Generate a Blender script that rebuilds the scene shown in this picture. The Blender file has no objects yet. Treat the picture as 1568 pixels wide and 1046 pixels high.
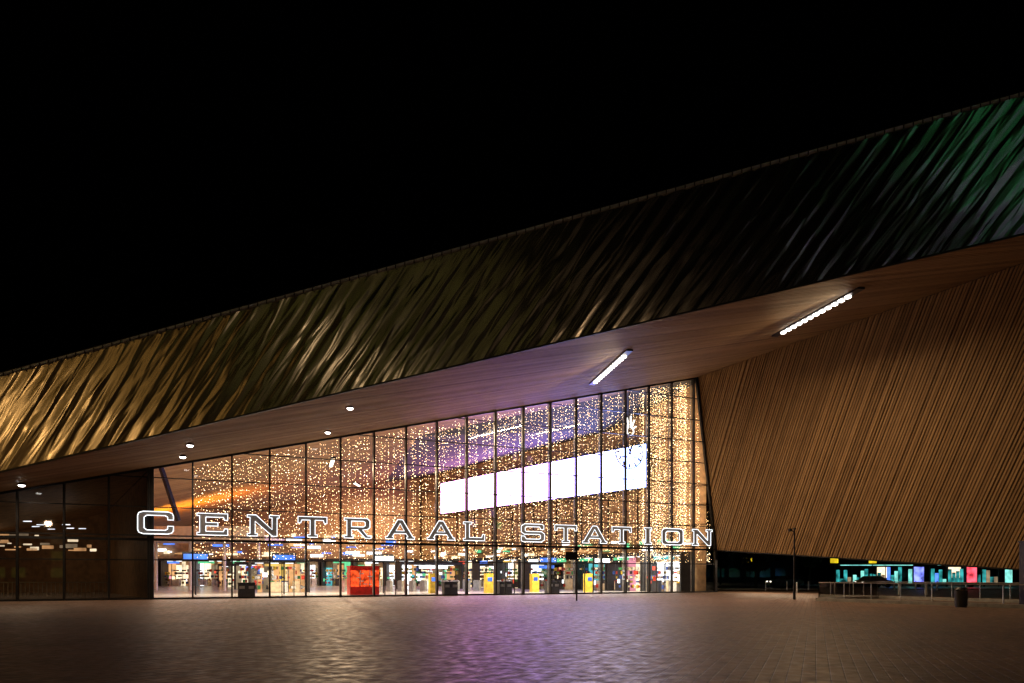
import bpy, math, random
from mathutils import Vector, Matrix
random.seed(7)
S = bpy.context.scene
S.view_settings.view_transform = 'Standard'
S.view_settings.look = 'None'
S.view_settings.exposure = 0
COL = S.collection

# ------------------------------------------------------------------ materials
def nt(name):
    m = bpy.data.materials.new(name); m.use_nodes = True
    n = m.node_tree
    return m, n, n.nodes['Principled BSDF']

def mat(name, col, rough=.6, metal=0., var=.25, scale=3., spec=.5):
    m, n, b = nt(name)
    tc = n.nodes.new('ShaderNodeTexCoord')
    no = n.nodes.new('ShaderNodeTexNoise'); no.inputs['Scale'].default_value = scale
    no.inputs['Detail'].default_value = 2
    n.links.new(tc.outputs['Object'], no.inputs['Vector'])
    r = n.nodes.new('ShaderNodeValToRGB')
    r.color_ramp.elements[0].position = .3; r.color_ramp.elements[1].position = .7
    r.color_ramp.elements[0].color = tuple(c*(1-var) for c in col)+(1,)
    r.color_ramp.elements[1].color = tuple(min(1, c*(1+var)) for c in col)+(1,)
    n.links.new(no.outputs['Fac'], r.inputs['Fac'])
    n.links.new(r.outputs['Color'], b.inputs['Base Color'])
    b.inputs['Roughness'].default_value = rough
    b.inputs['Metallic'].default_value = metal
    b.inputs['Specular IOR Level'].default_value = spec
    return m

def emit(name, col, st, sample=True, var=.15, scale=2.):
    m = bpy.data.materials.new(name); m.use_nodes = True
    n = m.node_tree; n.nodes.clear()
    o = n.nodes.new('ShaderNodeOutputMaterial'); e = n.nodes.new('ShaderNodeEmission')
    tc = n.nodes.new('ShaderNodeTexCoord'); no = n.nodes.new('ShaderNodeTexNoise')
    no.inputs['Scale'].default_value = scale; no.inputs['Detail'].default_value = 1
    n.links.new(tc.outputs['Object'], no.inputs['Vector'])
    mr = n.nodes.new('ShaderNodeMapRange')
    mr.inputs['From Min'].default_value = .3; mr.inputs['From Max'].default_value = .7
    mr.inputs['To Min'].default_value = st*(1-var); mr.inputs['To Max'].default_value = st*(1+var)
    n.links.new(no.outputs['Fac'], mr.inputs['Value'])
    n.links.new(mr.outputs['Result'], e.inputs['Strength'])
    e.inputs['Color'].default_value = tuple(col)+(1,)
    n.links.new(e.outputs['Emission'], o.inputs['Surface'])
    if not sample: m.cycles.emission_sampling = 'NONE'
    return m

# ------------------------------------------------------------------ mesh helpers
def mesh(name, vs, fs, m, parent=None, smooth=False):
    me = bpy.data.meshes.new(name); me.from_pydata([tuple(v) for v in vs], [], fs); me.update()
    ms = m if isinstance(m, (list, tuple)) else [m]
    for x in ms: me.materials.append(x)
    if smooth:
        for p in me.polygons: p.use_smooth = True
    o = bpy.data.objects.new(name, me); COL.objects.link(o)
    if parent: o.parent = parent
    return o

def empty(name):
    o = bpy.data.objects.new(name, None); COL.objects.link(o); return o

class Acc:
    """collect many boxes / prisms in one mesh"""
    def __init__(s): s.v = []; s.f = []; s.mi = []
    def add(s, vs, fs, mi=0):
        b = len(s.v); s.v += [tuple(v) for v in vs]
        for f in fs: s.f.append([b+i for i in f]); s.mi.append(mi)
    def box(s, c, d, ux=(1,0,0), uy=(0,1,0), uz=(0,0,1), mi=0):
        c = Vector(c); ux = Vector(ux)*d[0]/2; uy = Vector(uy)*d[1]/2; uz = Vector(uz)*d[2]/2
        vs = [c+ux*a+uy*b+uz*e for a in (-1,1) for b in (-1,1) for e in (-1,1)]
        s.add(vs, [(0,1,3,2),(4,6,7,5),(0,4,5,1),(2,3,7,6),(0,2,6,4),(1,5,7,3)], mi)
    def beam(s, p, q, w, h=None, mi=0, up=(0,0,1)):
        p = Vector(p); q = Vector(q); h = h or w
        a = (q-p); L = a.length; a.normalize(); up = Vector(up)
        if abs(a.dot(up)) > .98: up = Vector((F_N[0], F_N[1], 0))
        x = a.cross(up).normalized(); y = x.cross(a).normalized()
        s.box((p+q)/2, (L, w, h), a, x, y, mi)
    def cyl(s, p, q, r0, r1=None, n=12, mi=0):
        p = Vector(p); q = Vector(q); r1 = r0 if r1 is None else r1
        a = (q-p).normalized(); t = Vector((1,0,0)) if abs(a.x) < .9 else Vector((0,1,0))
        x = a.cross(t).normalized(); y = a.cross(x)
        vs = []
        for k in range(n):
            g = 2*math.pi*k/n; e = x*math.cos(g)+y*math.sin(g)
            vs += [p+e*r0, q+e*r1]
        fs = [(2*k, 2*k+1, (2*k+3) % (2*n), (2*k+2) % (2*n)) for k in range(n)]
        fs += [tuple(2*k for k in range(n)), tuple(2*k+1 for k in reversed(range(n)))]
        s.add(vs, fs, mi)
    def prism(s, poly, vec, mi=0):
        vec = Vector(vec); n = len(poly)
        vs = [Vector(p) for p in poly]+[Vector(p)+vec for p in poly]
        fs = [tuple(range(n)), tuple(reversed(range(n, 2*n)))]
        fs += [(i, (i+1) % n, n+(i+1) % n, n+i) for i in range(n)]
        s.add(vs, fs, mi)
    def obj(s, name, m, parent=None, smooth=False):
        o = mesh(name, s.v, s.f, m, parent, smooth)
        for p, i in zip(o.data.polygons, s.mi): p.material_index = i
        return o

# ------------------------------------------------------------------ site geometry (metres)
F_O = Vector((-20.97, 44.84, 0))          # facade origin (first mullion)
F_D = Vector((.9167, .3997, 0))           # along facade
F_N = Vector((.3997, -.9167, 0))          # toward the plaza
def F(s, z, off=0.): return F_O+F_D*s+F_N*off+Vector((0,0,z))
def C(x, y): return 9.4+.228*x+.0997*y    # soffit / ceiling plane
def C3(x, y, d=0.): return Vector((x, y, C(x, y)-d))
def s_of(x): return (x+20.97)/.9167
def ctop(s):
    p = F(s, 0); return C(p.x, p.y)
E0 = Vector((-26.3, 35.1, 6.9)); E1 = Vector((25.6, 34.1, 18.6))
T0 = Vector((-25.9, 34.45, 11.57)); T1 = Vector((24.98, 33.25, 24.96))
def Eb(t):
    p = E0.lerp(E1, t); p.z = C(p.x, p.y); return p
def Et(t): return T0.lerp(T1, t)
WT0 = Vector((16.6, 61.2, 19.3)); WT1 = Vector((37.35, 34.0, 21.3))
WB0 = Vector((18.6, 62.1, 3.8)); WB1 = Vector((40.2, 35.0, .95))
BAY = 2.387

# ------------------------------------------------------------------ materials used
def wood(name, c1, c2, rough=.6):
    m, n, b = nt(name)
    tc = n.nodes.new('ShaderNodeTexCoord')
    g = n.nodes.new('ShaderNodeNewGeometry')
    no = n.nodes.new('ShaderNodeTexNoise'); no.inputs['Scale'].default_value = .9; no.inputs['Detail'].default_value = 4
    no.inputs['Roughness'].default_value = .7
    n.links.new(tc.outputs['Object'], no.inputs['Vector'])
    ad = n.nodes.new('ShaderNodeMath'); ad.operation = 'MULTIPLY_ADD'
    ad.inputs[1].default_value = .45
    n.links.new(g.outputs['Random Per Island'], ad.inputs[0])
    sc = n.nodes.new('ShaderNodeMath'); sc.operation = 'MULTIPLY'; sc.inputs[1].default_value = .55
    n.links.new(no.outputs['Fac'], sc.inputs[0]); n.links.new(sc.outputs[0], ad.inputs[2])
    r = n.nodes.new('ShaderNodeValToRGB')
    r.color_ramp.elements[0].position = .15; r.color_ramp.elements[0].color = c1+(1,)
    r.color_ramp.elements[1].position = .8; r.color_ramp.elements[1].color = c2+(1,)
    n.links.new(ad.outputs[0], r.inputs['Fac']); n.links.new(r.outputs['Color'], b.inputs['Base Color'])
    b.inputs['Roughness'].default_value = rough; b.inputs['Specular IOR Level'].default_value = .25
    return m
m_wood = wood('wood_slats', (.21,.125,.058), (.43,.27,.13))
m_wood_back = mat('wood_gap_dark', (.05,.03,.017), .8)
m_frame = mat('dark_steel_frame', (.02,.02,.022), .4, .6)
m_dark = mat('dark_panel', (.025,.025,.028), .6)
m_white = mat('white_plaster', (.7,.68,.64), .6, var=.08)
m_floor = mat('hall_floor', (.45,.43,.40), .22, var=.15, scale=1.)
m_warmwall = mat('interior_wood_wall', (.5,.31,.16), .5, var=.3, scale=2.)
m_roof = mat('roof_membrane', (.06,.06,.06), .8)
m_steel = mat('brushed_steel', (.5,.5,.5), .3, .9)
m_cap = mat('roof_edge_cap', (.42,.48,.56), .5, .2)  # pale blue base stands in for the bluish highlight along the edge
m_conc = mat('concrete', (.3,.29,.27), .8)

def glass(name, tint, refl=1.):
    m = bpy.data.materials.new(name); m.use_nodes = True
    n = m.node_tree; n.nodes.clear()
    o = n.nodes.new('ShaderNodeOutputMaterial'); mx = n.nodes.new('ShaderNodeMixShader')
    t = n.nodes.new('ShaderNodeBsdfTransparent'); g = n.nodes.new('ShaderNodeBsdfGlossy')
    fr = n.nodes.new('ShaderNodeFresnel'); fr.inputs['IOR'].default_value = 1.5
    g.inputs['Roughness'].default_value = .02
    t.inputs['Color'].default_value = tint+(1,)
    mu = n.nodes.new('ShaderNodeMath'); mu.operation = 'MULTIPLY'; mu.inputs[1].default_value = refl
    tc = n.nodes.new('ShaderNodeTexCoord'); no = n.nodes.new('ShaderNodeTexNoise'); no.inputs['Scale'].default_value = .35
    bp = n.nodes.new('ShaderNodeBump'); bp.inputs['Strength'].default_value = .02
    n.links.new(tc.outputs['Object'], no.inputs['Vector']); n.links.new(no.outputs['Fac'], bp.inputs['Height'])
    n.links.new(bp.outputs['Normal'], g.inputs['Normal'])
    n.links.new(fr.outputs[0], mu.inputs[0]); n.links.new(mu.outputs[0], mx.inputs[0])
    n.links.new(t.outputs[0], mx.inputs[1]); n.links.new(g.outputs[0], mx.inputs[2])
    n.links.new(mx.outputs[0], o.inputs['Surface'])
    return m
m_glass = glass('clear_glass', (.93,.95,.95), 1.)
m_glass_d = glass('tinted_glass', (.55,.55,.56), .9)

# rippled stainless steel
def steel_cladding():
    m, n, b = nt('rippled_steel_cladding')
    tc = n.nodes.new('ShaderNodeTexCoord')
    def mapped(sx, sz):
        r1 = n.nodes.new('ShaderNodeMapping'); r1.inputs['Rotation'].default_value = (0, math.radians(-36), 0)
        r2 = n.nodes.new('ShaderNodeMapping'); r2.inputs['Scale'].default_value = (sx, .5, sz)
        n.links.new(tc.outputs['Object'], r1.inputs['Vector']); n.links.new(r1.outputs[0], r2.inputs['Vector'])
        return r2.outputs[0]
    wv = n.nodes.new('ShaderNodeTexWave'); wv.wave_type = 'BANDS'; wv.bands_direction = 'X'
    wv.inputs['Scale'].default_value = .42; wv.inputs['Distortion'].default_value = 1.9
    wv.inputs['Detail'].default_value = 1.5; wv.inputs['Detail Scale'].default_value = .5
    n.links.new(mapped(1, .32), wv.inputs['Vector'])
    no = n.nodes.new('ShaderNodeTexNoise'); no.inputs['Scale'].default_value = 1.; no.inputs['Detail'].default_value = 1.3
    no.inputs['Distortion'].default_value = .4
    n.links.new(mapped(2.6, .36), no.inputs['Vector'])
    nm = n.nodes.new('ShaderNodeTexNoise'); nm.inputs['Scale'].default_value = .22
    n.links.new(tc.outputs['Object'], nm.inputs['Vector'])
    mk = n.nodes.new('ShaderNodeMapRange'); mk.inputs['From Min'].default_value = .35; mk.inputs['From Max'].default_value = .65
    mk.inputs['To Min'].default_value = .25; mk.inputs['To Max'].default_value = .9
    n.links.new(nm.outputs['Fac'], mk.inputs['Value'])
    a = n.nodes.new('ShaderNodeMath'); a.operation = 'MULTIPLY_ADD'; a.inputs[1].default_value = 1.7
    w2_ = n.nodes.new('ShaderNodeMath'); w2_.operation = 'MULTIPLY'
    n.links.new(wv.outputs['Fac'], w2_.inputs[0]); n.links.new(mk.outputs[0], w2_.inputs[1])
    n.links.new(no.outputs['Fac'], a.inputs[0]); n.links.new(w2_.outputs[0], a.inputs[2])
    bp = n.nodes.new('ShaderNodeBump'); bp.inputs['Strength'].default_value = 1.; bp.inputs['Distance'].default_value = .034
    n.links.new(a.outputs[0], bp.inputs['Height']); n.links.new(bp.outputs['Normal'], b.inputs['Normal'])
    n2 = n.nodes.new('ShaderNodeTexNoise'); n2.inputs['Scale'].default_value = .12
    n.links.new(tc.outputs['Object'], n2.inputs['Vector'])
    r = n.nodes.new('ShaderNodeValToRGB')
    r.color_ramp.elements[0].color = (.28,.265,.225,1); r.color_ramp.elements[1].color = (.43,.39,.32,1)
    n.links.new(n2.outputs['Fac'], r.inputs['Fac']); n.links.new(r.outputs['Color'], b.inputs['Base Color'])
    b.inputs['Metallic'].default_value = 1.; b.inputs['Roughness'].default_value = .18
    return m
m_clad = steel_cladding()

def paving():
    m, n, b = nt('brick_paving')
    tc = n.nodes.new('ShaderNodeTexCoord')
    mp = n.nodes.new('ShaderNodeMapping'); mp.inputs['Rotation'].default_value = (0, 0, math.radians(-66))
    n.links.new(tc.outputs['Object'], mp.inputs['Vector'])
    br = n.nodes.new('ShaderNodeTexBrick')
    br.inputs['Scale'].default_value = 1.; br.inputs['Brick Width'].default_value = .42; br.inputs['Row Height'].default_value = .21
    br.inputs['Mortar Size'].default_value = .012; br.inputs['Mortar Smooth'].default_value = .3
    br.inputs['Color1'].default_value = (.24,.155,.105,1); br.inputs['Color2'].default_value = (.14,.093,.068,1)
    br.inputs['Mortar'].default_value = (.045,.034,.028,1)
    n.links.new(mp.outputs[0], br.inputs['Vector'])
    no = n.nodes.new('ShaderNodeTexNoise'); no.inputs['Scale'].default_value = .35; no.inputs['Detail'].default_value = 5
    no.inputs['Roughness'].default_value = .65
    n.links.new(tc.outputs['Object'], no.inputs['Vector'])
    r = n.nodes.new('ShaderNodeValToRGB'); r.color_ramp.elements[0].position = .3; r.color_ramp.elements[1].position = .72
    r.color_ramp.elements[0].color = (.45,.45,.45,1); r.color_ramp.elements[1].color = (1.25,1.2,1.15,1)
    n.links.new(no.outputs['Fac'], r.inputs['Fac'])
    mx = n.nodes.new('ShaderNodeMix'); mx.data_type = 'RGBA'; mx.blend_type = 'MULTIPLY'; mx.inputs[0].default_value = 1
    n.links.new(br.outputs['Color'], mx.inputs[6]); n.links.new(r.outputs['Color'], mx.inputs[7])
    n.links.new(mx.outputs[2], b.inputs['Base Color'])
    n3 = n.nodes.new('ShaderNodeTexNoise'); n3.inputs['Scale'].default_value = 4; n3.inputs['Detail'].default_value = 3
    n.links.new(tc.outputs['Object'], n3.inputs['Vector'])
    mr = n.nodes.new('ShaderNodeMapRange'); mr.inputs['From Min'].default_value = .3; mr.inputs['From Max'].default_value = .7
    mr.inputs['To Min'].default_value = .34; mr.inputs['To Max'].default_value = .64
    n.links.new(n3.outputs['Fac'], mr.inputs['Value']); n.links.new(mr.outputs[0], b.inputs['Roughness'])
    b.inputs['Specular IOR Level'].default_value = .36
    ad = n.nodes.new('ShaderNodeMath'); ad.operation = 'MULTIPLY_ADD'; ad.inputs[1].default_value = -1.
    n.links.new(br.outputs['Fac'], ad.inputs[0]); n.links.new(n3.outputs['Fac'], ad.inputs[2])
    bp = n.nodes.new('ShaderNodeBump'); bp.inputs['Strength'].default_value = .8; bp.inputs['Distance'].default_value = .016
    n.links.new(ad.outputs[0], bp.inputs['Height']); n.links.new(bp.outputs['Normal'], b.inputs['Normal'])
    return m

# ------------------------------------------------------------------ ground
mesh('ground', [(-500,-400,-.01),(500,-400,-.01),(500,700,-.01),(-500,700,-.01)], [(0,1,2,3)],
     mat('asphalt', (.05,.05,.052), .8, var=.3, scale=.5))
mesh('plaza_pavement', [(-120,-60,0),(75,-60,0),(75,72,0),(-120,72,0)], [(0,1,2,3)], paving())
mesh('tram_road', [(20,74,-.004),(160,74,-.004),(160,100,-.004),(20,100,-.004)], [(0,1,2,3)],
     mat('road_asphalt', (.045,.045,.05), .45, var=.3))
a = Acc()
a.box((90,73.,.06),(140,.3,.12)); a.box((90,101.,.06),(140,.3,.12))
a.obj('road_kerb', m_conc)
a = Acc()
for k in range(22): a.box((22+k*6,87,.002),(2.5,.12,.004))
a.obj('lane_marking', mat('road_paint', (.75,.75,.72), .6))

# ------------------------------------------------------------------ station building
B = empty('railway_station_building')

def clip(poly, nx, ny, c):     # keep nx*x+ny*y >= c
    out = []
    for i in range(len(poly)):
        p, q = poly[i], poly[(i+1) % len(poly)]
        dp = nx*p[0]+ny*p[1]-c; dq = nx*q[0]+ny*q[1]-c
        if dp >= 0: out.append(p)
        if (dp >= 0) != (dq >= 0):
            t = dp/(dp-dq); out.append((p[0]+(q[0]-p[0])*t, p[1]+(q[1]-p[1])*t))
    return out

def slats(name, poly, d, sp, w, to3, vec, m, jit=0.):
    L = math.hypot(*d); d = (d[0]/L, d[1]/L); p = (-d[1], d[0])
    vals = [p[0]*q[0]+p[1]*q[1] for q in poly]
    k = min(vals); ac = Acc()
    while k < max(vals):
        ww = w*(1+random.uniform(-jit, jit)*.25)
        c = clip(clip(poly, p[0], p[1], k), -p[0], -p[1], -(k+ww))
        if len(c) > 2:
            j = 1+random.uniform(-jit, jit)
            ac.prism([to3(*q) for q in c], Vector(vec)*j)
        k += sp
    return ac.obj(name, m, B)

# exterior soffit
fl = F(-24, 0); soff = [(Eb(-.3).x, Eb(-.3).y), (Eb(1.227).x, Eb(1.227).y), (WT0.x, WT0.y), (fl.x, fl.y)]
ac = Acc(); ac.prism([C3(x, y, -.12) for x, y in soff], (0,0,.1)); ac.obj('soffit_backing', m_wood_back, B)
slats('soffit_slats', soff, (F_D.x, F_D.y), .26, .18, lambda x, y: C3(x, y, 0), (0,0,.10), m_wood, .7)
# interior ceiling
hallc = [(F(-2.3,0,-.15).x, F(-2.3,0,-.15).y), (WT0.x-.2, WT0.y+.15), (-13.8,100), (-66,100)]
ac = Acc(); ac.prism([C3(x, y, -.12) for x, y in hallc], (0,0,.1)); ac.obj('hall_ceiling_backing', m_wood_back, B)
slats('hall_ceiling_slats', hallc, (F_D.x, F_D.y), .42, .34, lambda x, y: C3(x, y, 0), (0,0,.10), m_wood, .5)
ac = Acc()
dk = [(fl.x, fl.y+.2), (F(-2.5,0,-.15).x, F(-2.5,0,-.15).y), (-40,66), (-62,55)]
ac.prism([C3(x, y, -.02) for x, y in dk], (0,0,.1)); ac.obj('side_hall_ceiling', m_warmwall, B)

# wood wall
wn = (WT1-WT0).cross(WB0-WT0).normalized()
if wn.y > 0: wn = -wn                      # face plaza
e1 = (WB1-WB0).normalized(); e2 = wn.cross(e1)
if e2.z < 0: e2 = -e2
def w2(p): q = p-WB0; return (q.dot(e1), q.dot(e2))
def w3(x, y): return WB0+e1*x+e2*y
wp = [w2(WB0), w2(WB1), w2(WT1), w2(WT0)]
ac = Acc(); ac.prism([w3(*q)-wn*.1 for q in wp], -wn*1.0); ac.obj('slatted_wall_core', m_wood_back, B)
slats('slatted_wall_slats', wp, (.36,1), .2, .13, lambda x, y: w3(x, y)-wn*.098, wn*.098, m_wood, .45)
ac = Acc(); ac.beam(WB0-wn*.5+Vector((0,0,-.06)), WB1-wn*.5+Vector((0,0,-.06)), 1.1, .1)
ac.beam(WT0+Vector((-.08,-.05,0)), WB0+Vector((-.08,-.05,0)), .22, .22)
ac.beam(WB0+Vector((-.08,-.05,0)), Vector((WB0.x-.08, WB0.y-.05, 0)), .2, .2)
ac.obj('slatted_wall_trim', m_frame, B)

# fascia
tl, tr = -.3, 1.227; NX, NZ = 150, 10
vs = []; fs = []
for i in range(NX+1):
    t = tl+(tr-tl)*i/NX
    for j in range(NZ+1):
        p = Eb(t).lerp(Et(t), j/NZ); vs.append(p)
for i in range(NX):
    for j in range(NZ):
        q = i*(NZ+1)+j; fs.append((q, q+NZ+1, q+NZ+2, q+1))
mesh('steel_fascia', vs, fs, m_clad, B, True)
ac = Acc()
ac.beam(Et(tl)+Vector((0,-.06,.05)), Et(tr)+Vector((0,-.06,.05)), .2, .09)
ac.obj('fascia_edge_cap', m_cap, B)
ac = Acc()
ac.beam(Et(tl)+Vector((0,.05,.16)), Et(tr)+Vector((0,.05,.16)), .1, .12)
for k in range(170):
    t = tl+(tr-tl)*k/169
    p = Et(t); ac.box((p.x, p.y-.17, p.z+.0), (.05,.03,.16))
ac.beam(Eb(tl)+Vector((0,-.03,-.03)), Eb(tr)+Vector((0,-.03,-.03)), .12, .08)
ac.obj('fascia_drip_edge', m_frame, B)
rb = [Et(tl), Et(tr), Vector((70,112,27)), Vector((-75,112,9))]
mesh('roof_deck', rb+[Eb(tl)+Vector((0,0,.3)), Eb(tr)+Vector((0,0,.3)), Vector((70,112,24)), Vector((-75,112,5))],
     [(0,1,2),(0,2,3),(1,5,6,2),(3,2,6,7),(0,3,7,4)], m_roof, B)

# glass façade
mesh('hall_glazing', [F(-2.2,0), F(43.2,0), F(43.2,3.8), F(41.,ctop(41.)), F(-2.2,ctop(-2.2))], [(0,1,2,3,4)], m_glass, B)
mesh('side_glazing', [F(-24,0), F(-2.3,0), F(-2.3,ctop(-2.3)), F(-24,ctop(-24))], [(0,1,2,3)], m_glass_d, B)
ac = Acc()
def maxs(z): return 43.1 if z <= 3.8 else 43.2-(z-3.8)/(ctop(41)-3.8)*2.2
for i in range(-9, 19):
    s = i*BAY
    zt = ctop(s)
    if i == 18: zt = 5.2
    if s > 43.1: continue
    w = .26 if i == -1 else .11
    ac.box(F(s, zt/2, .02), (w, .26, zt), F_D, F_N)
    if i == -1: ac.box(F(s-.18, zt/2, .0), (.12, .5, zt), F_D, F_N)
for z, h in ((.06,.12),(2.55,.07),(3.86,.16),(4.12,.08),(5.95,.06),(7.85,.06),(9.75,.06),(11.65,.06),(13.55,.06),(15.45,.06),(17.35,.06)):
    s0 = max(-23.9, (z-ctop(0))/.2489)
    ac.box(F((s0+maxs(z))/2, z, .015), (maxs(z)-s0, .13, h), F_D, F_N)
ac.beam(F(-24, ctop(-24)-.06, .02), F(41, ctop(41)-.06, .02), .18, .14)
for i in range(-1, 18):
    for k in (1, 2):
        s = i*BAY+k*BAY/3
        if i in (2, 5, 9, 12, 15): ac.box(F(s, 1.28, .02), (.05,.1,2.5), F_D, F_N)
ac.beam(F(-2.0, 9.0, -.4), F(-.9, 5.2, -1.2), .3, .2)
ac.obj('glazing_frame', m_frame, B)
ac = Acc()
for i in range(0, 18, 1):
    s = i*BAY; ac.beam(F(s, .05, -.35), F(s, ctop(s)-.1, -.35), .07, .07)
ac.obj('glazing_masts', m_steel, B)

# interior shell
hall = [F(-24,.012,-.1), F(43.2,.012,-.1), Vector((19.2,63,.012)), Vector((-12.5,103,.012)), Vector((-80,103,.012))]
mesh('hall_floor', hall, [(0,1,2,3,4)], m_floor, B)
RW0 = Vector((17.6,61.9,0)); RW1 = Vector((-13.5,100.6,0))
def z3(p, z): return Vector((p.x, p.y, z))
mesh('hall_side_wall', [RW0, RW1, z3(RW1, C(RW1.x, RW1.y)), z3(RW0, C(RW0.x, RW0.y))], [(0,1,2,3)], m_warmwall, B)
mesh('hall_back_wall', [(-66,100,0),(-13.5,100,0),(-13.5,100,C(-13.5,100)),(-66,100,C(-66,100))], [(0,1,2,3)], m_warmwall, B)
PW0 = F(-2.35,0,-.3); PW1 = Vector((-66,100,0))
mesh('hall_partition', [PW0, PW1, z3(PW1, C(PW1.x, PW1.y)), z3(PW0, C(PW0.x, PW0.y))], [(0,1,2,3)], m_warmwall, B)
mesh('side_hall_back_wall', [(-62,58,0),(-36,62,0),(-36,62,8),(-62,58,6)], [(0,1,2,3)], m_warmwall, B)
ac = Acc(); dw = (RW1-RW0).normalized(); nw = Vector((dw.y,-dw.x,0)); nw = -nw if nw.y > 0 else nw
for k in range(1, 12):
    p = RW0+dw*k*4+nw*.05; ac.beam(z3(p, 4.3), z3(p, min(9.6, C(p.x,p.y)-.2)), .12, .08)
for z in (4.4, 6.2, 8.0, 9.7): ac.beam(z3(RW0+nw*.05, z), z3(RW1+nw*.05, z), .08, .06)
ac.obj('side_wall_joints', m_wood_back, B)

# mezzanine
ac = Acc(); ac.box((-33,72,5.3),(16,6,.5)); ac.box((-33,68.9,6.0),(16,.06,1.0))
for k in range(5): ac.cyl((-40+k*3.5,70,0),(-40+k*3.5,70,5.1),.16,.16)
ac.obj('mezzanine', m_white, B)

# linear lamps ------------------------------------------------------
m_led = emit('led_white', (1,.93,.85), 9, sample=False, var=.3, scale=5)
m_led_in = emit('led_interior', (1,.85,.65), 9, sample=False)
def area(name, loc, size, sizey, power, col, rot, spread=180, parent=None):
    l = bpy.data.lights.new(name, 'AREA'); l.shape = 'RECTANGLE'; l.size = size; l.size_y = sizey
    l.energy = power; l.color = col; l.spread = math.radians(spread)
    o = bpy.data.objects.new(name, l); COL.objects.link(o); o.location = loc; o.rotation_euler = rot
    if parent: o.parent = parent
    return o
def linear_lamp(p, q, power, me, col=(1,.69,.4), n=12, bead=.24):
    r = empty('linear_ceiling_lamp')
    p = C3(*p, .12); q = C3(*q, .12); ac = Acc(); d = (q-p).normalized(); x = d.cross(Vector((0,0,1))).normalized()
    ac.beam(p+d*-.9+Vector((0,0,.04)), q+d*.9+Vector((0,0,.04)), .42, .12); ac.obj('housing', m_frame, r)
    ac = Acc()
    for k in range(n):
        c = p.lerp(q, (k+.5)/n)-Vector((0,0,.07)); f = (q-p).length/n
        ac.box(c, (f*.42, bead, .1), d, x, x.cross(d)); ac.box(c+Vector((0,0,.02)), (f*.2, bead*1.15, .08), d, x, x.cross(d))
    ac.obj('led_modules', me, r)
    ang = math.atan2(d.y, d.x)
    area('lamp_light', (p+q)/2-Vector((0,0,.3)), (q-p).length, .3, power, col, (0,0,ang), parent=r)
linear_lamp((18.4,46.7),(19.3,38.8), 1350, m_led, (1,.66,.35))
linear_lamp((6.0,49.7),(6.9,41.5), 2300, m_led)
linear_lamp((-17.0,64),(-15.6,59.5), 2600, m_led_in, n=6)
linear_lamp((1.5,68),(2.4,63.6), 2000, m_led_in, n=6)
linear_lamp((-21,94),(-20.3,88), 2600, m_led_in, n=6)
linear_lamp((9.5,66),(10.2,62.5), 1400, m_led_in, n=6)
m_lens = emit('downlight_lens', (1,.93,.85), 14, sample=False, var=.05)
def spotlamp(x, y, power=620):
    r = empty('soffit_downlight')
    p = C3(x, y, .02); ac = Acc(); ac.cyl(p, p-Vector((0,0,.1)), .2, .22); ac.obj('housing', m_frame, r)
    ac = Acc(); ac.cyl(p-Vector((0,0,.105)), p-Vector((0,0,.17)), .18, .12); ac.obj('lens', m_lens, r)
    l = bpy.data.lights.new('downlight', 'SPOT'); l.energy = power; l.color = (1,.68,.42); l.spot_size = math.radians(160); l.spot_blend = .9
    l.shadow_soft_size = .15
    o = bpy.data.objects.new('downlight', l); COL.objects.link(o); o.location = p-Vector((0,0,.3)); o.parent = r
for x, y in ((-9.2,38.8),(-12.2,45.2),(-18.4,39),(-20.3,42.1),(-28.3,39.4)): spotlamp(x, y)

area('orange_cove', (-34,70,5.75), 14, .8, 2600, (1,.36,.03), (math.radians(180),0,0))
wb = WB0.lerp(WB1, .22)-wn*.5
area('wall_underside_fill', wb+Vector((0,0,-.25)), 12, .15, 700, (1,.72,.48), (0,0,math.atan2(e1.y,e1.x)), parent=B)  # added fill light warming the ground below the wall, no fixture
area('side_hall_fill', (-36,50,5.0), 8, .3, 50, (1,.7,.42), (0,0,0), parent=B)  # added fill light lifting the dark side hall, no fixture

# video screen ------------------------------------------------------
VS = empty('video_screen')
q0 = Vector((13,66,0)); q1 = Vector((-9.9,95,0)); dv = (q1-q0).normalized(); nv = Vector((-dv.y, dv.x, 0))
if nv.y > 0: nv = -nv
def screen_mat():
    m = bpy.data.materials.new('led_screen'); m.use_nodes = True; n = m.node_tree; n.nodes.clear()
    o = n.nodes.new('ShaderNodeOutputMaterial'); e = n.nodes.new('ShaderNodeEmission')
    tc = n.nodes.new('ShaderNodeTexCoord'); sx = n.nodes.new('ShaderNodeSeparateXYZ')
    n.links.new(tc.outputs['Object'], sx.inputs[0])
    mr = n.nodes.new('ShaderNodeMapRange'); mr.inputs['From Min'].default_value = -10; mr.inputs['From Max'].default_value = 13
    n.links.new(sx.outputs['X'], mr.inputs['Value'])
    r = n.nodes.new('ShaderNodeValToRGB'); r.color_ramp.elements[0].color = (1,.35,.72,1); r.color_ramp.elements[1].color = (.25,.4,1,1)
    el = r.color_ramp.elements.new(.6); el.color = (.48,.26,1,1)
    n.links.new(mr.outputs[0], r.inputs['Fac']); n.links.new(r.outputs['Color'], e.inputs['Color'])
    e.inputs['Strength'].default_value = 14.
    n.links.new(e.outputs[0], o.inputs['Surface']); return m
mesh('display', [z3(q0, 10.1), z3(q1, 10.1), z3(q1, 14.25), z3(q0, 14.25)], [(0,1,2,3)], screen_mat(), VS)
ac = Acc()
for z in (10.0, 14.37): ac.beam(z3(q0, z)-nv*.1, z3(q1, z)-nv*.1, .3, .18)
for p in (q0-dv*.12, q1+dv*.12): ac.beam(z3(p, 9.9)-nv*.1, z3(p, 14.45)-nv*.1, .24, .3)
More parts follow.
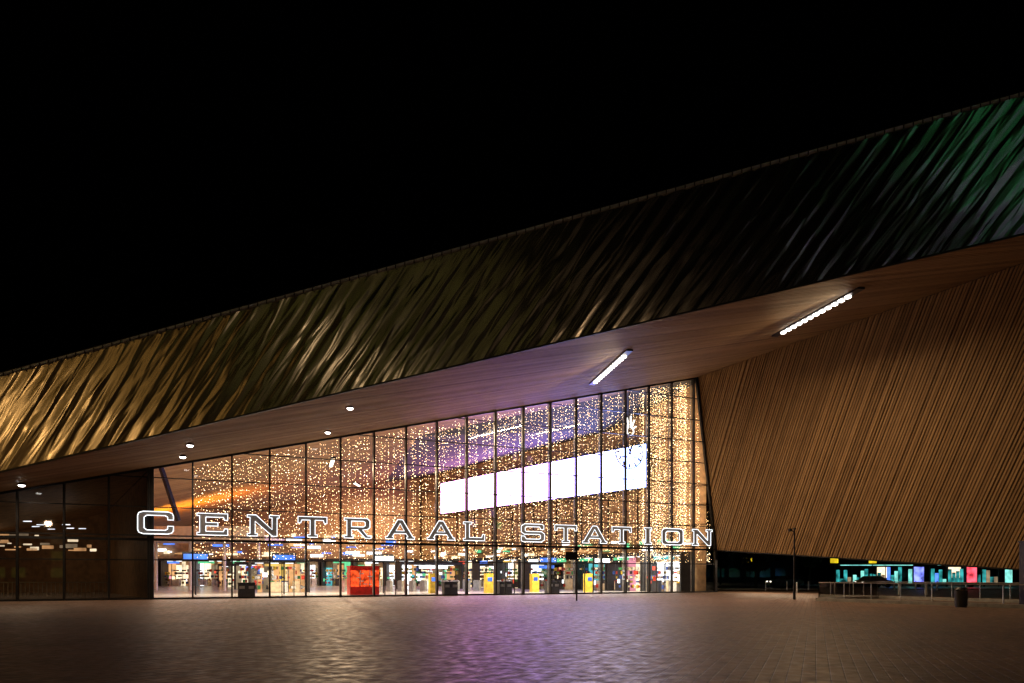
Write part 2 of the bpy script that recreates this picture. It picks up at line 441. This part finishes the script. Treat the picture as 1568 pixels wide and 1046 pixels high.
ac.box((z3(q0,12.2)+z3(q1,12.2))/2-nv*.25, ((q1-q0).length,.3,4.3), dv, nv); ac.obj('bezel', m_dark, VS)

# clock ---------------------------------------------------------------
CK = empty('station_clock')
cc = F(s_of(10.75), 12.3, -1.2); R = 1.4
m_ck = mat('clock_dark', (.05,.05,.055), .5); m_ckd = emit('clock_lit_white', (1,.95,.9), 1.8, sample=False)
def ckp(r, ang, off=0): return cc+F_D*(r*math.sin(ang))+Vector((0,0,r*math.cos(ang)))+F_N*off
ac = Acc(); N = 48
for k in range(N): ac.beam(ckp(R, 2*math.pi*k/N), ckp(R, 2*math.pi*(k+1)/N), .09, .08, up=F_N)
ac.obj('ring', m_ck, CK)
ac = Acc()
for k in range(12):
    g = 2*math.pi*k/12; ac.beam(ckp(R*.72, g, .05), ckp(R*.95, g, .05), .16, .05, up=F_N)
ac.obj('hour_marks', m_ck, CK)
ac = Acc(); ac.beam(ckp(-.2, .35, .1), ckp(.75, .35, .1), .17, .05, up=F_N); ac.beam(ckp(-.25, 5.9, .14), ckp(1.15, 5.9, .14), .12, .05, up=F_N)
ac.obj('hands', m_ck, CK)
ac = Acc(); ac.cyl(cc+Vector((0,0,R)), z3(cc, C(cc.x, cc.y)-.1), .04); ac.obj('suspension_rod', m_frame, CK)
DC = empty('light_decoration'); ac = Acc(); bc = F(s_of(10.9), 14.2, -1.3)
for ang, L in ((-.7,.8),(-.3,1.2),(.05,1.35),(.4,1.1),(.9,.75)):
    ac.beam(bc+F_D*math.sin(ang)*.3+Vector((0,0,.3*math.cos(ang))), bc+F_D*math.sin(ang)*L+Vector((0,0,L*math.cos(ang))), .12, .12, up=F_N)
for k in range(14):
    g0 = 2*math.pi*k/14; g1 = 2*math.pi*(k+1)/14
    ac.beam(bc+F_D*math.sin(g0)*.35+Vector((0,0,.35*math.cos(g0))), bc+F_D*math.sin(g1)*.35+Vector((0,0,.35*math.cos(g1))), .1, .1, up=F_N)
ac.obj('tubes', m_ckd, DC)

# fairy lights ----------------------------------------------------------
ac = Acc()
def bulb(p, r, mi=0):
    ac.add([p+Vector((r,0,0)), p+Vector((-r,0,0)), p+Vector((0,r,0)), p+Vector((0,-r,0)), p+Vector((0,0,r)), p+Vector((0,0,-r))],
           [(0,2,4),(2,1,4),(1,3,4),(3,0,4),(2,0,5),(1,2,5),(3,1,5),(0,3,5)], mi)
s = .1
while s < 43:
    dens = 1. if s > 35.5 else .85
    zt = ctop(min(s, 41)) - .15
    if s > 41: zt = 3.8+(43.2-s)/2.2*(zt-3.8)
    z = zt-random.uniform(0,.4); low = 2.7; off = -.5-random.uniform(0,1.4)
    while z > low:
        if random.random() < dens*(1. if z > 4.3 else .8):
            bulb(F(s+random.uniform(-.06,.06), z, off), random.choice((.013,.016,.018,.026)), random.choice((0,0,1)))
        z -= random.uniform(.2,.46)
    s += random.uniform(.06,.14)*(.5 if s > 35.5 else 1)
fm = [emit('fairy_bulb', (1,.60,.26), 12, sample=False), emit('fairy_bulb_bright', (1,.74,.44), 18, sample=False)]
ac.obj('fairy_light_curtain', fm)

# ------------------------------------------------------------------ shops inside
def em(c, s, v=.35): return emit('lit_panel', c, s, sample=False, var=v, scale=1.2)
pal = {'warm': em((1,.78,.5), 1.7), 'white': em((.95,.97,1), 2.6), 'red': em((1,.1,.05), 1.3), 'green': em((.2,.9,.4), .9),
       'teal': em((.15,.7,.75), .9), 'blue': em((.1,.25,1), 1.5), 'yellow': em((1,.62,.15), 1.2), 'dim': em((.6,.42,.25), .5), 'pink': em((1,.35,.45), 1.),
       'vwarm': em((1,.5,.2), .95)}
PK = list(pal.keys()); PM = [pal[k] for k in PK]
goods = [mat('goods_'+n, c, .5) for n, c in (('red',(.6,.05,.03)),('blue',(.05,.12,.5)),('green',(.05,.35,.12)),('cream',(.7,.6,.42)),('dark',(.04,.04,.05)),('yellow',(.7,.5,.05)),('white',(.8,.8,.8)))]
MIXP = ['warm','white','vwarm','warm','dim','white','red','blue','green','yellow','pink','teal','warm','vwarm']
def shop(p, d, w, h, deep, back, sign, parent=None):
    r = empty('shop_unit'); p = Vector(p); d = Vector(d).normalized(); n = Vector((d.y, -d.x, 0))
    if n.y > 0: n = -n
    ac = Acc()
    c = p+d*w/2
    ac.box(c-n*deep/2+Vector((0,0,h+.15)), (w+.1, deep, .3), d, n)
    for k in (0, w): ac.box(p+d*k-n*deep/2+Vector((0,0,h/2)), (.16, deep, h), d, n)
    ac.obj('walls_and_roof', m_dark, r)
    ac = Acc()
    x = .1
    while x < w-.15:
        bw = min(random.uniform(.4,1.3), w-.1-x)
        bk = random.choice((back, back, 'vwarm', 'dim', 'warm', random.choice(MIXP)))
        z0 = random.choice((0, .0, .9)); z1 = h-random.choice((.1,.6,1.0))
        ac.box(p+d*(x+bw/2)-n*(deep-.1)+Vector((0,0,(z0+z1)/2)), (bw-.06, .08, z1-z0), d, n, mi=PK.index(bk)); x += bw  # back wall strips glow themselves so the shop interior looks lit
    ac.box(c+d*random.uniform(-.6,.6)+n*.06+Vector((0,0,h-.25)), (w*random.uniform(.3,.6), .06, random.uniform(.2,.4)), d, n, mi=PK.index(sign))
    for k in range(int(w/1.3)): ac.box(p+d*(.8+k*1.3)-n*deep*.5+Vector((0,0,h-.06)), (.7,.25,.05), d, n, mi=PK.index('white'))
    for k in range(int(w*.8)): ac.box(p+d*random.uniform(.3,w-.3)+n*.05+Vector((0,0,random.uniform(.7,2.3))), (random.uniform(.12,.4),.04,random.uniform(.12,.5)), d, n, mi=PK.index(random.choice(MIXP)))
    ac.obj('lit_surfaces', PM, r)
    ac = Acc()
    for k in range(int(w*16)):
        x = random.uniform(.3, w-.4); z = random.choice((.45,.9,1.35,1.8,2.2))
        ac.box(p+d*x-n*random.uniform(.3,deep-.3)+Vector((0,0,z)), (random.uniform(.1,.4),.2,random.uniform(.15,.4)), d, n, mi=random.randrange(7))
    for k in range(3): ac.box(p+d*random.uniform(.8,w-.8)-n*random.uniform(.2,.9)+Vector((0,0,.5)), (random.uniform(.5,1.3),.5,random.uniform(.8,1.2)), d, n, mi=random.choice((3,4,6)))
    for k in range(int(w/1.6)): ac.box(p+d*(k+1)*1.6+n*.02+Vector((0,0,h/2-.2)), (.06,.06,h-.5), d, n, mi=4)
    ac.obj('goods_and_counters', goods, r)
    return r
dd = dw; nn = nw
seq = [('white','teal'),('white','green'),('teal','green'),('warm','green'),('white','white'),('warm','yellow'),('white','blue'),('warm','red'),('white','white'),('warm','pink')]
x = 1.2
for b_, s_ in seq:
    shop(RW0+dd*x+nn*2.2, dd, 4.3, 3.4, 2., b_, s_); x += 4.6
x = -64
seq2 = ['warm','white','vwarm','warm','white','red','warm','white','teal','warm','white']
for k, b_ in enumerate(seq2):
    shop((x, 97.5, 0), (1,0,0), 4.2, 3.6, 2.2, b_, random.choice(('white','blue','yellow','red','green'))); x += 4.6
for (kx, ky, w, b_, s_) in ((-23,60,5,'vwarm','yellow'),(-30,74,6,'white','red'),(-12,74,7,'white','white'),(-4,84,6,'warm','white'),(-37,86,6,'yellow','blue'),(2,74,4,'white','blue')):
    shop((kx, ky, 0), (F_D.x, F_D.y, 0), w, 2.7, 2.4, b_, s_)
ac = Acc()
for k in range(80):
    p = RW0+dd*random.uniform(1,46)+nn*random.uniform(.2,.3); ac.box(z3(p, random.uniform(3.9,5.0)), (random.uniform(.3,1.6),.08,random.uniform(.08,.4)), dd, nn, mi=PK.index(random.choice(('warm','vwarm','white','green','vwarm'))))
for k in range(90):
    ac.box((random.uniform(-60,-14),99.5,random.uniform(4.3,7.5)), (random.uniform(.4,2.5),.08,random.uniform(.1,.5)), mi=PK.index(random.choice(('warm','vwarm','white','vwarm','blue'))))
ac.obj('hall_lit_signs', PM, B)

# red photo booth
RK = empty('photo_booth')
c = F(s_of(-9.75), 0, -5.5)
ac = Acc(); ac.box(c+Vector((0,0,1.1)), (2.3,1.4,2.2), F_D, F_N, mi=0); ac.box(c+Vector((0,0,2.25)), (2.4,1.5,.1), F_D, F_N, mi=0)
ac.obj('body', [mat('red_paint', (.6,.02,.01), .35)], RK)
ac = Acc()
for k in (-.78,0,.78): ac.box(c+F_D*k+F_N*.73+Vector((0,0,1.3)), (.66,.04,1.3), F_D, F_N)
ac.obj('lit_front', emit('red_backlight', (1,.09,.02), 1.2, sample=False, var=.7, scale=3), RK)
ac = Acc()
for k in (-.39,.39): ac.box(c+F_D*k+F_N*.77+Vector((0,0,1.35)), (.05,.04,1.2), F_D, F_N)
for k in range(7): ac.box(c+F_D*random.uniform(-.9,.9)+F_N*.78+Vector((0,0,random.uniform(.8,1.9))), (random.uniform(.1,.4),.04,.07), F_D, F_N)
ac.obj('front_trim', m_white, RK)

TG = empty('ticket_gate_row'); ac = Acc()
for k in range(16):
    p = F(12+k*1.1, 0, -14); ac.box(p+Vector((0,0,.5)), (.25,1.6,1.0), F_D, F_N); ac.box(p+Vector((0,0,1.03)), (.18,1.2,.06), F_D, F_N)
ac.obj('gates', m_steel, TG)
def waste(s, off=-1.4):
    r = empty('waste_container'); c = F(s, 0, off); ac = Acc()
    ac.box(c+Vector((0,0,.5)), (1.1,.6,.98), F_D, F_N); ac.box(c+Vector((0,0,1.02)), (1.16,.66,.08), F_D, F_N); ac.obj('body', m_dark, r)
    ac = Acc()
    for k in (-.3,.3): ac.box(c+F_D*k+F_N*.31+Vector((0,0,.72)), (.34,.02,.2), F_D, F_N)
    ac.obj('openings', m_steel, r)
for px in (-17.9,-4.3,-.05,3.9): waste(s_of(px))
def ticket_machine(s, off=-4):
    r = empty('ticket_machine'); c = F(s, 0, off); ac = Acc()
    ac.box(c+Vector((0,0,.85)), (.7,.6,1.7), F_D, F_N); ac.obj('body', goods[5], r)
    ac = Acc(); ac.box(c+F_N*.31+Vector((0,0,1.2)), (.42,.02,.34), F_D, F_N); ac.obj('display', pal['blue'], r)
for px in (-3.9,.3,5.2,9.0): ticket_machine(s_of(px), random.uniform(-9,-4))
for px in (-21,-15,-7.5,7,12.5):
    r = empty('departure_display'); c = F(s_of(px), 0, -9); ac = Acc()
    ac.cyl(c, c+Vector((0,0,3.2)), .06); ac.box(c+Vector((0,0,3.0)), (1.9,.2,.75), F_D, F_N); ac.obj('post', m_frame, r)
    ac = Acc(); ac.box(c+F_N*.12+Vector((0,0,3.0)), (1.7,.03,.4), F_D, F_N); ac.obj('screen', pal[random.choice(('white','blue','white'))], r)

area('concourse_light', F(10,3.7,-9), 26, 2, 2300, (1,.85,.65), (0,0,math.atan2(F_D.y,F_D.x)))
area('concourse_light', F(32,3.7,-4), 18, 1.2, 2000, (1,.85,.65), (0,0,math.atan2(F_D.y,F_D.x)))

# faintly lit fittings in side hall
ac = Acc()
for k in range(30):
    ac.box((random.uniform(-46,-34.5), 57.2, random.uniform(3.6,5.0)), (random.uniform(.3,1.2),.05,random.uniform(.08,.3)), mi=random.choice((0,9,7,9,7)))
for k in range(12): ac.box((random.uniform(-43,-31), random.uniform(46,54), 5.2), (.5,.12,.05), mi=1)
ac.obj('side_hall_lit_fittings', PM, B)
ac = Acc()
ac.box((-36,49,1.05),(14,.06,.06))
for k in range(46): ac.box((-43+k*.31, 49, .52), (.03,.03,1.04))
ac.obj('side_hall_railing', m_steel, B)

# ------------------------------------------------------------------ sign
Ls = {
'E':[[(0,0),(1.4,0),(1.4,.3),(1.25,.3),(1.2,.17),(.4,.17),(.4,.42),(.95,.42),(.95,.58),(.4,.58),(.4,.83),(1.2,.83),(1.25,.7),(1.4,.7),(1.4,1),(0,1),(0,.88),(.12,.88),(.12,.12),(0,.12)]],
'N':[[(0,0),(.44,0),(.44,.12),(.34,.12),(.34,.7),(1.1,0),(1.3,0),(1.3,.88),(1.4,.88),(1.4,1),(.96,1),(.96,.88),(1.08,.88),(1.08,.32),(.38,1),(0,1),(0,.88),(.12,.88),(.12,.12),(0,.12)]],
'T':[[(.46,0),(.94,0),(.94,.12),(.82,.12),(.82,.83),(1.22,.83),(1.27,.68),(1.4,.68),(1.4,1),(0,1),(0,.68),(.13,.68),(.18,.83),(.58,.83),(.58,.12),(.46,.12)]],
'A':[[(0,0),(.38,0),(.38,.12),(.32,.12),(.42,.28),(.98,.28),(1.08,.12),(1.02,.12),(1.02,0),(1.4,0),(1.4,.12),(1.32,.12),(.82,1),(.58,1),(.08,.12),(0,.12)],[(.5,.42),(.9,.42),(.7,.8)]],
'R':[[(0,0),(.46,0),(.46,.12),(.38,.12),(.38,.42),(.7,.42),(1.1,0),(1.4,0),(1.4,.12),(1.22,.12),(.95,.42),(1.2,.44),(1.34,.55),(1.34,.88),(1.2,1),(0,1),(0,.88),(.14,.88),(.14,.12),(0,.12)],[(.38,.57),(1.0,.57),(1.09,.63),(1.09,.8),(1.0,.85),(.38,.85)]],
'L':[[(0,0),(1.4,0),(1.4,.34),(1.25,.34),(1.2,.17),(.4,.17),(.4,.88),(.54,.88),(.54,1),(0,1),(0,.88),(.14,.88),(.14,.12),(0,.12)]],
'I':[[(0,0),(1.4,0),(1.4,.12),(1.1,.12),(1.1,.88),(1.4,.88),(1.4,1),(0,1),(0,.88),(.3,.88),(.3,.12),(0,.12)]],
'O':[[(.22,0),(1.18,0),(1.35,.06),(1.4,.18),(1.4,.82),(1.35,.94),(1.18,1),(.22,1),(.05,.94),(0,.82),(0,.18),(.05,.06)],[(.36,.17),(1.04,.17),(1.15,.26),(1.15,.74),(1.04,.83),(.36,.83),(.25,.74),(.25,.26)]],
'C':[[(.22,0),(1.18,0),(1.35,.06),(1.4,.18),(1.4,.36),(1.17,.36),(1.17,.24),(1.08,.17),(.36,.17),(.25,.26),(.25,.74),(.36,.83),(1.08,.83),(1.17,.76),(1.17,.64),(1.4,.64),(1.4,.82),(1.35,.94),(1.18,1),(.22,1),(.05,.94),(0,.82),(0,.18),(.05,.06)]],
'S':[[(0,.06),(.12,0),(1.22,0),(1.4,.13),(1.4,.46),(1.22,.58),(.3,.58),(.24,.63),(.24,.78),(.3,.84),(1.1,.84),(1.18,.7),(1.36,.7),(1.36,.94),(1.24,1),(.2,1),(0,.87),(0,.55),(.18,.42),(1.08,.42),(1.16,.37),(1.16,.21),(1.08,.16),(.3,.16),(.2,.32),(0,.32)]]}
pos = [('C',-23.85,-21.90),('E',-20.73,-18.95),('N',-17.93,-15.97),('T',-14.94,-13.07),('R',-12.07,-10.24),('A',-9.36,-7.29),('A',-6.51,-4.43),('L',-3.90,-2.23),
       ('S',.52,2.48),('T',3.23,5.17),('A',5.56,7.80),('T',8.15,9.99),('I',11.09,11.83),('O',12.77,14.93),('N',15.72,17.85)]
SG = empty('station_name_sign')
m_tube = emit('neon_tube_white', (.9,.95,1), 2.6, sample=False, var=.05); m_face = mat('letter_face', (.16,.16,.17), .5)
H = 1.42; Z0 = 4.2
for ch, xa, xb in pos:
    sa, sb = s_of(xa), s_of(xb); w = (sb-sa)*.955
    for kind in (0, 1):
        cu = bpy.data.curves.new('letter_'+ch+('_face' if kind else '_tube'), 'CURVE')
        cu.dimensions = '2D' if kind else '3D'
        if kind: cu.fill_mode = 'BOTH'; cu.extrude = .06
        else: cu.bevel_depth = .023; cu.bevel_resolution = 1
        for lp in Ls[ch]:
            sp = cu.splines.new('POLY'); sp.points.add(len(lp)-1); sp.use_cyclic_u = True
            for i, (x, y) in enumerate(lp): sp.points[i].co = (x/1.4*w, y*H, 0, 1)
        cu.materials.append(m_face if kind else m_tube)
        o = bpy.data.objects.new(cu.name, cu); COL.objects.link(o)
        p = F(sa, Z0, .42 if kind else .52)
        M = Matrix(((F_D.x, 0, F_N.x, p.x), (F_D.y, 0, F_N.y, p.y), (0, 1, 0, p.z), (0,0,0,1)))
        o.matrix_world = M; o.parent = SG
ac = Acc(); ac.beam(F(s_of(-24.2), Z0-.1, .4), F(s_of(18), Z0-.1, .4), .12, .08)
for k in range(18): ac.beam(F(k*BAY, Z0-.1, .05), F(k*BAY, Z0-.1, .4), .06, .06)
ac.obj('support_rail', m_frame, SG)

# ------------------------------------------------------------------ street furniture
def lamp_post(x, y, h=4.5):
    r = empty('street_lamp'); ac = Acc(); ac.cyl((x,y,0),(x,y,.9),.085,.075); ac.cyl((x,y,.9),(x,y,h),.06,.045)
    ac.cyl((x,y,h-.15),(x-.3,y-.05,h),.03,.025); ac.obj('post', m_frame, r)
    ac = Acc(); ac.cyl((x-.3,y-.05,h-.12),(x-.3,y-.05,h+.06),.1,.13); ac.cyl((x+.02,y,h-.0),(x+.02,y,h+.12),.09,.09); ac.obj('camera_head', m_dark, r)
lamp_post(18.2,44)
r = empty('bus_stop_sign'); ac = Acc(); ac.cyl((3.96,41.8,0),(3.96,41.8,3.35),.05,.045); ac.box((3.65,41.8,2.75),(.75,.1,.5)); ac.box((3.96,41.8,3.2),(.3,.08,.25)); ac.obj('post_and_plate', m_frame, r)

def litter_bin(x, y):
    r = empty('litter_bin'); ac = Acc(); ac.cyl((x,y,0),(x,y,.08),.24,.24,20); ac.cyl((x,y,.08),(x,y,.82),.27,.29,20); ac.obj('body', m_dark, r)
    ac = Acc(); ac.cyl((x,y,.88),(x,y,.98),.31,.2,20)
    for g in range(4): ac.cyl((x+.24*math.cos(g*1.57),y+.24*math.sin(g*1.57),.8),(x+.24*math.cos(g*1.57),y+.24*math.sin(g*1.57),.9),.02,.02,6)
    ac.obj('lid', m_frame, r)
litter_bin(22.1,33.6)
r = empty('advertising_pillar'); ac = Acc(); ac.box((24.8,32.6,1.6),(.9,.35,3.1)); ac.box((24.8,32.6,.06),(1.1,.5,.12)); ac.box((24.8,32.6,3.18),(.98,.42,.07)); ac.obj('casing', m_dark, r)
ac = Acc(); ac.box((24.8,32.41,1.75),(.7,.02,2.2)); ac.obj('poster', mat('poster', (.12,.1,.14), .3, var=.6, scale=4), r)

BL = empty('glass_balustrade')
corn = [Vector((18.8,41.8,0)), Vector((25.5,30.2,0)), Vector((32,34,0)), Vector((24.6,46,0))]
ac = Acc(); gl = Acc(); st = Acc()
for i in range(4):
    p, q = corn[i], corn[(i+1) % 4]; d = (q-p).normalized(); L = (q-p).length
    ac.beam(p+Vector((0,0,.09)), q+Vector((0,0,.09)), .45, .18)
    st.beam(p+Vector((0,0,1.12)), q+Vector((0,0,1.12)), .06, .05)
    n = int(L/1.5)
    for k in range(n+1):
        c = p+d*(L*k/n); st.box(c+Vector((0,0,.66)), (.05,.05,.92))
    gl.add([p+Vector((0,0,.2)), q+Vector((0,0,.2)), q+Vector((0,0,1.08)), p+Vector((0,0,1.08))], [(0,1,2,3)])
ac.obj('plinth', m_conc, BL); st.obj('rails_and_posts', m_steel, BL); gl.obj('glass', m_glass, BL)

# tram / bus shelters in the distance
m_teal = em((.05,.5,.5), .6, .9); m_cy = em((.25,.8,.7), 1.1)
for k in range(4):
    r = empty('tram_shelter'); x0 = 44+k*12; y0 = 92-k*1.5
    ac = Acc(); ac.box((x0+4.5,y0,3.0),(10.5,2.6,.18))
    for j in range(5): ac.cyl((x0+j*2.3,y0+1,0),(x0+j*2.3,y0+1,2.95),.06,.06,8)
    ac.box((x0+4.5,y0+.6,.45),(6,.4,.08)); ac.box((x0+2,y0+.6,.22),(.1,.3,.44)); ac.box((x0+7,y0+.6,.22),(.1,.3,.44))
    ac.obj('roof_posts_bench', m_frame, r)
    ac = Acc()
    for j in range(4):
        for i in range(4):
            hh = random.uniform(.5,2.2); ac.box((x0+.4+j*2.3+i*.52,y0+1,.5+hh/2), (.46,.04,hh), mi=random.choice((0,0,0,1,2,3)))
    ac.obj('back_panels', [m_teal, pal['blue'], pal['dim'], m_cy], r)
    ac = Acc(); ac.box((x0+4.5,y0-1.2,2.86),(9.6,.12,.1)); ac.box((x0+9.7,y0-.2,1.4),(.1,1.2,1.9)); ac.obj('light_strip', m_cy, r)
for x, y, c in ((59,88,'red'),(50,84,'blue'),(56.5,84,'red'),(70,86,'red')):
    r = empty('illuminated_advert'); ac = Acc(); ac.box((x,y,1.6),(1.4,.2,2.2)); ac.box((x,y,.3),(.5,.15,.5)); ac.obj('case', m_frame, r)
    ac = Acc(); ac.box((x,y-.12,1.6),(1.2,.03,1.9)); ac.obj('poster', emit('advert_light', (1,.08,.12) if c == 'red' else (.2,.25,1), 1.6, False, .7, 1.5), r)
for x, y in ((41.5,88),(47.5,90),(30,86)):
    r = empty('direction_sign'); ac = Acc(); ac.cyl((x,y,0),(x,y,3.8),.06,.06,8); ac.obj('post', m_frame, r)
    ac = Acc(); ac.box((x,y-.1,3.4),(1.0,.06,.6)); ac.obj('plate', em((1,.7,.02), 1.), r)

def car(x, y, col, ang=0.):
    r = empty('parked_car'); L = 4.3; Wd = 1.75
    prof = [(-2.15,.35),(-2.12,.75),(-1.95,.92),(-1.5,.98),(-.95,1.42),(.45,1.45),(1.15,1.0),(1.95,.86),(2.13,.68),(2.15,.35)]
    R_ = Matrix.Rotation(ang, 3, 'Z'); o = Vector((x,y,0))
    def T(a, b, c): return o+R_ @ Vector((a,b,c))
    n = len(prof); vs = []
    for sgn in (-1, 1):
        for a, z in prof:
            k = Wd/2-(.2 if z > 1.1 else 0); vs.append(T(a, sgn*k, z))
    fs = [tuple(range(n)), tuple(reversed(range(n, 2*n)))]+[(i, n+i, n+(i+1) % n, (i+1) % n) for i in range(n)]
    mesh('body', vs, fs, mat('car_paint', col, .25, .3), r)
    ac = Acc()
    for sgn in (-1, 1):
        ac.add([T(-1.35,sgn*.83,1.0),T(1.0,sgn*.83,1.0),T(.42,sgn*.72,1.38),T(-.88,sgn*.72,1.36)], [(0,1,2,3)])
        for wx in (-1.35,1.35): ac.cyl(T(wx,sgn*.7,.32), T(wx,sgn*.9,.32), .32, .32, 16)
    ac.obj('windows_and_wheels', m_dark, r)
    ac = Acc()
    for sgn in (-1,1): ac.box(T(-2.15,sgn*.6,.7), (.06,.3,.14))
    ac.obj('lamps', emit('car_lamp', (1,.9,.75), 3, False), r)
car(44.5,84,(.6,.6,.62),.25); car(36,90,(.1,.1,.12)); car(50.5,96,(.4,.05,.05))
def bollard(x, y):
    r = empty('bollard'); ac = Acc(); ac.cyl((x,y,0),(x,y,.9),.08,.07); ac.cyl((x,y,.9),(x,y,.95),.075,.03); ac.obj('post', m_steel, r)
for k in range(9): bollard(26+k*2.2, 70)
for k in range(6): bollard(24.2+k*1.6, 58+k*-1.)
def tall_lamp(x, y, h, power, col, radius=.25):
    r = empty('street_lamp'); ac = Acc(); ac.cyl((x,y,0),(x,y,h),.1,.06); ac.cyl((x,y,h),(x,y+1.2,h+.15),.05,.04); ac.box((x,y+1.3,h+.12),(.35,.8,.12)); ac.obj('mast', m_frame, r)
    ac = Acc(); ac.box((x,y+1.3,h+.02),(.28,.7,.06)); ac.obj('lens', emit('sodium_lens', col, 25, False), r)
    l = bpy.data.lights.new('lamp', 'POINT'); l.energy = power; l.color = col; l.shadow_soft_size = radius
    o = bpy.data.objects.new('lamp', l); COL.objects.link(o); o.location = (x,y+1.3,h-.3); o.parent = r
AMB = (1,.56,.2)
for x, y, p, c in ((-62,-12,2000,AMB),(-80,4,2200,AMB),(-45,-4,700,AMB),(-14,-22,900,(1,.68,.4)),(22,-14,1000,(1,.66,.38))):  # last two: unseen fill lamps added to brighten foreground paving and fascia
    tall_lamp(x, y, 9, p, c, .45)

def block(name, x, y, w, d, h, wins, lit, mset, sp=3.2, face=-1):
    r = empty(name); ac = Acc(); ac.box((x,y,h/2),(w,d,h)); ac.box((x,y,h+.3),(w+.4,d+.4,.6)); ac.obj('walls', m_conc if wins else m_dark, r)
    ac = Acc(); nx = int(w/sp); nz = int(h/3.3)
    for i in range(nx):
        for j in range(nz):
            mi = random.randrange(1, len(mset)) if random.random() < lit else 0
            ac.box((x-w/2+sp*(i+.5), y+face*(d/2+.03), 2+3.3*j), (sp*.68,.06,1.9), mi=mi)
    ac.obj('windows', mset, r)
wd = mat('window_dark', (.02,.022,.03), .1)
block('office_building', 30, 150, 60, 15, 14, False, .12, [wd, pal['dim'], pal['warm']])
block('office_building', 100, 130, 70, 15, 18, False, .2, [wd, pal['dim'], pal['warm'], pal['teal']])
# across the plaza (mirrored in the steel cladding); windows face the station
gold = emit('window_gold', (1,.52,.12), 1.5, False, .5, .4); coolw = emit('window_cool', (.75,.8,1), 3.2, False); grn = emit('neon_green', (.1,1,.35), 3.2, False); pur = emit('neon_violet', (.6,.4,1), 3., False); olive = emit('window_olive', (.5,.5,.08), .6, False); brn = emit('window_brown', (.6,.4,.2), .6, False)
block('office_tower', -95, -48, 80, 16, 34, True, .4, [wd, gold, gold], face=1)
block('office_tower', -22, -75, 46, 16, 44, True, .28, [wd, olive, olive, brn], face=1)
block('office_tower', 34, -70, 34, 16, 30, True, .2, [wd, brn, brn, pal['dim']], face=1)
block('office_tower', 98, -48, 52, 16, 60, True, .08, [wd, coolw, grn, pur, grn], face=1)

def tree(x, y, h):
    r = empty('street_tree'); ac = Acc(); ac.cyl((x,y,0),(x,y,h*.45),.18,.12)
    for k in range(6):
        g = k*1.05; ac.cyl((x,y,h*(.3+.03*k)),(x+1.5*math.cos(g),y+1.5*math.sin(g),h*(.55+.05*k)),.08,.03,6)
    ac.obj('trunk', mat('bark', (.06,.045,.03), .9), r)
    ac = Acc()
    for k in range(1200):
        g = random.uniform(0,6.28); rr = random.random()**.5*2.2; zz = random.uniform(.35,1)
        rr *= math.sin(math.pi*min(1,(zz-.3)/.75))**.5
        c = Vector((x+rr*math.cos(g), y+rr*math.sin(g), h*zz)); q = .18
        u = Vector((random.uniform(-1,1),random.uniform(-1,1),random.uniform(-1,1))).normalized()*q; v = u.orthogonal()
        ac.add([c-u,c+v,c+u,c-v], [(0,1,2,3)])
    ac.obj('crown', mat('foliage', (.06,.08,.03), .8), r)
for x, y, h in ((26,112,7),(33,108,8),(39,114,7),(48,110,8),(30,84,6)): tree(x, y, h)

# ------------------------------------------------------------------ sky and moonlight
W = bpy.data.worlds.new('World'); S.world = W; W.use_nodes = True
wn_ = W.node_tree; bg = wn_.nodes['Background']
sky = wn_.nodes.new('ShaderNodeTexSky'); sky.sky_type = 'NISHITA'; sky.sun_disc = False
sky.sun_elevation = math.radians(-4); sky.sun_rotation = math.radians(200)
wn_.links.new(sky.outputs[0], bg.inputs['Color']); bg.inputs['Strength'].default_value = .004
l = bpy.data.lights.new('moon', 'SUN'); l.energy = .004; l.angle = math.radians(.5); l.color = (.8,.85,1)
o = bpy.data.objects.new('moon', l); COL.objects.link(o); o.rotation_euler = (math.radians(50),0,math.radians(-20))

# ------------------------------------------------------------------ camera
cam = bpy.data.cameras.new('camera'); co = bpy.data.objects.new('camera', cam); COL.objects.link(co)
co.location = (0,0,1.6); co.rotation_euler = (math.radians(90),0,0)
cam.sensor_width = 36; cam.lens = 24; cam.shift_y = .2277; cam.clip_end = 2000
S.camera = co
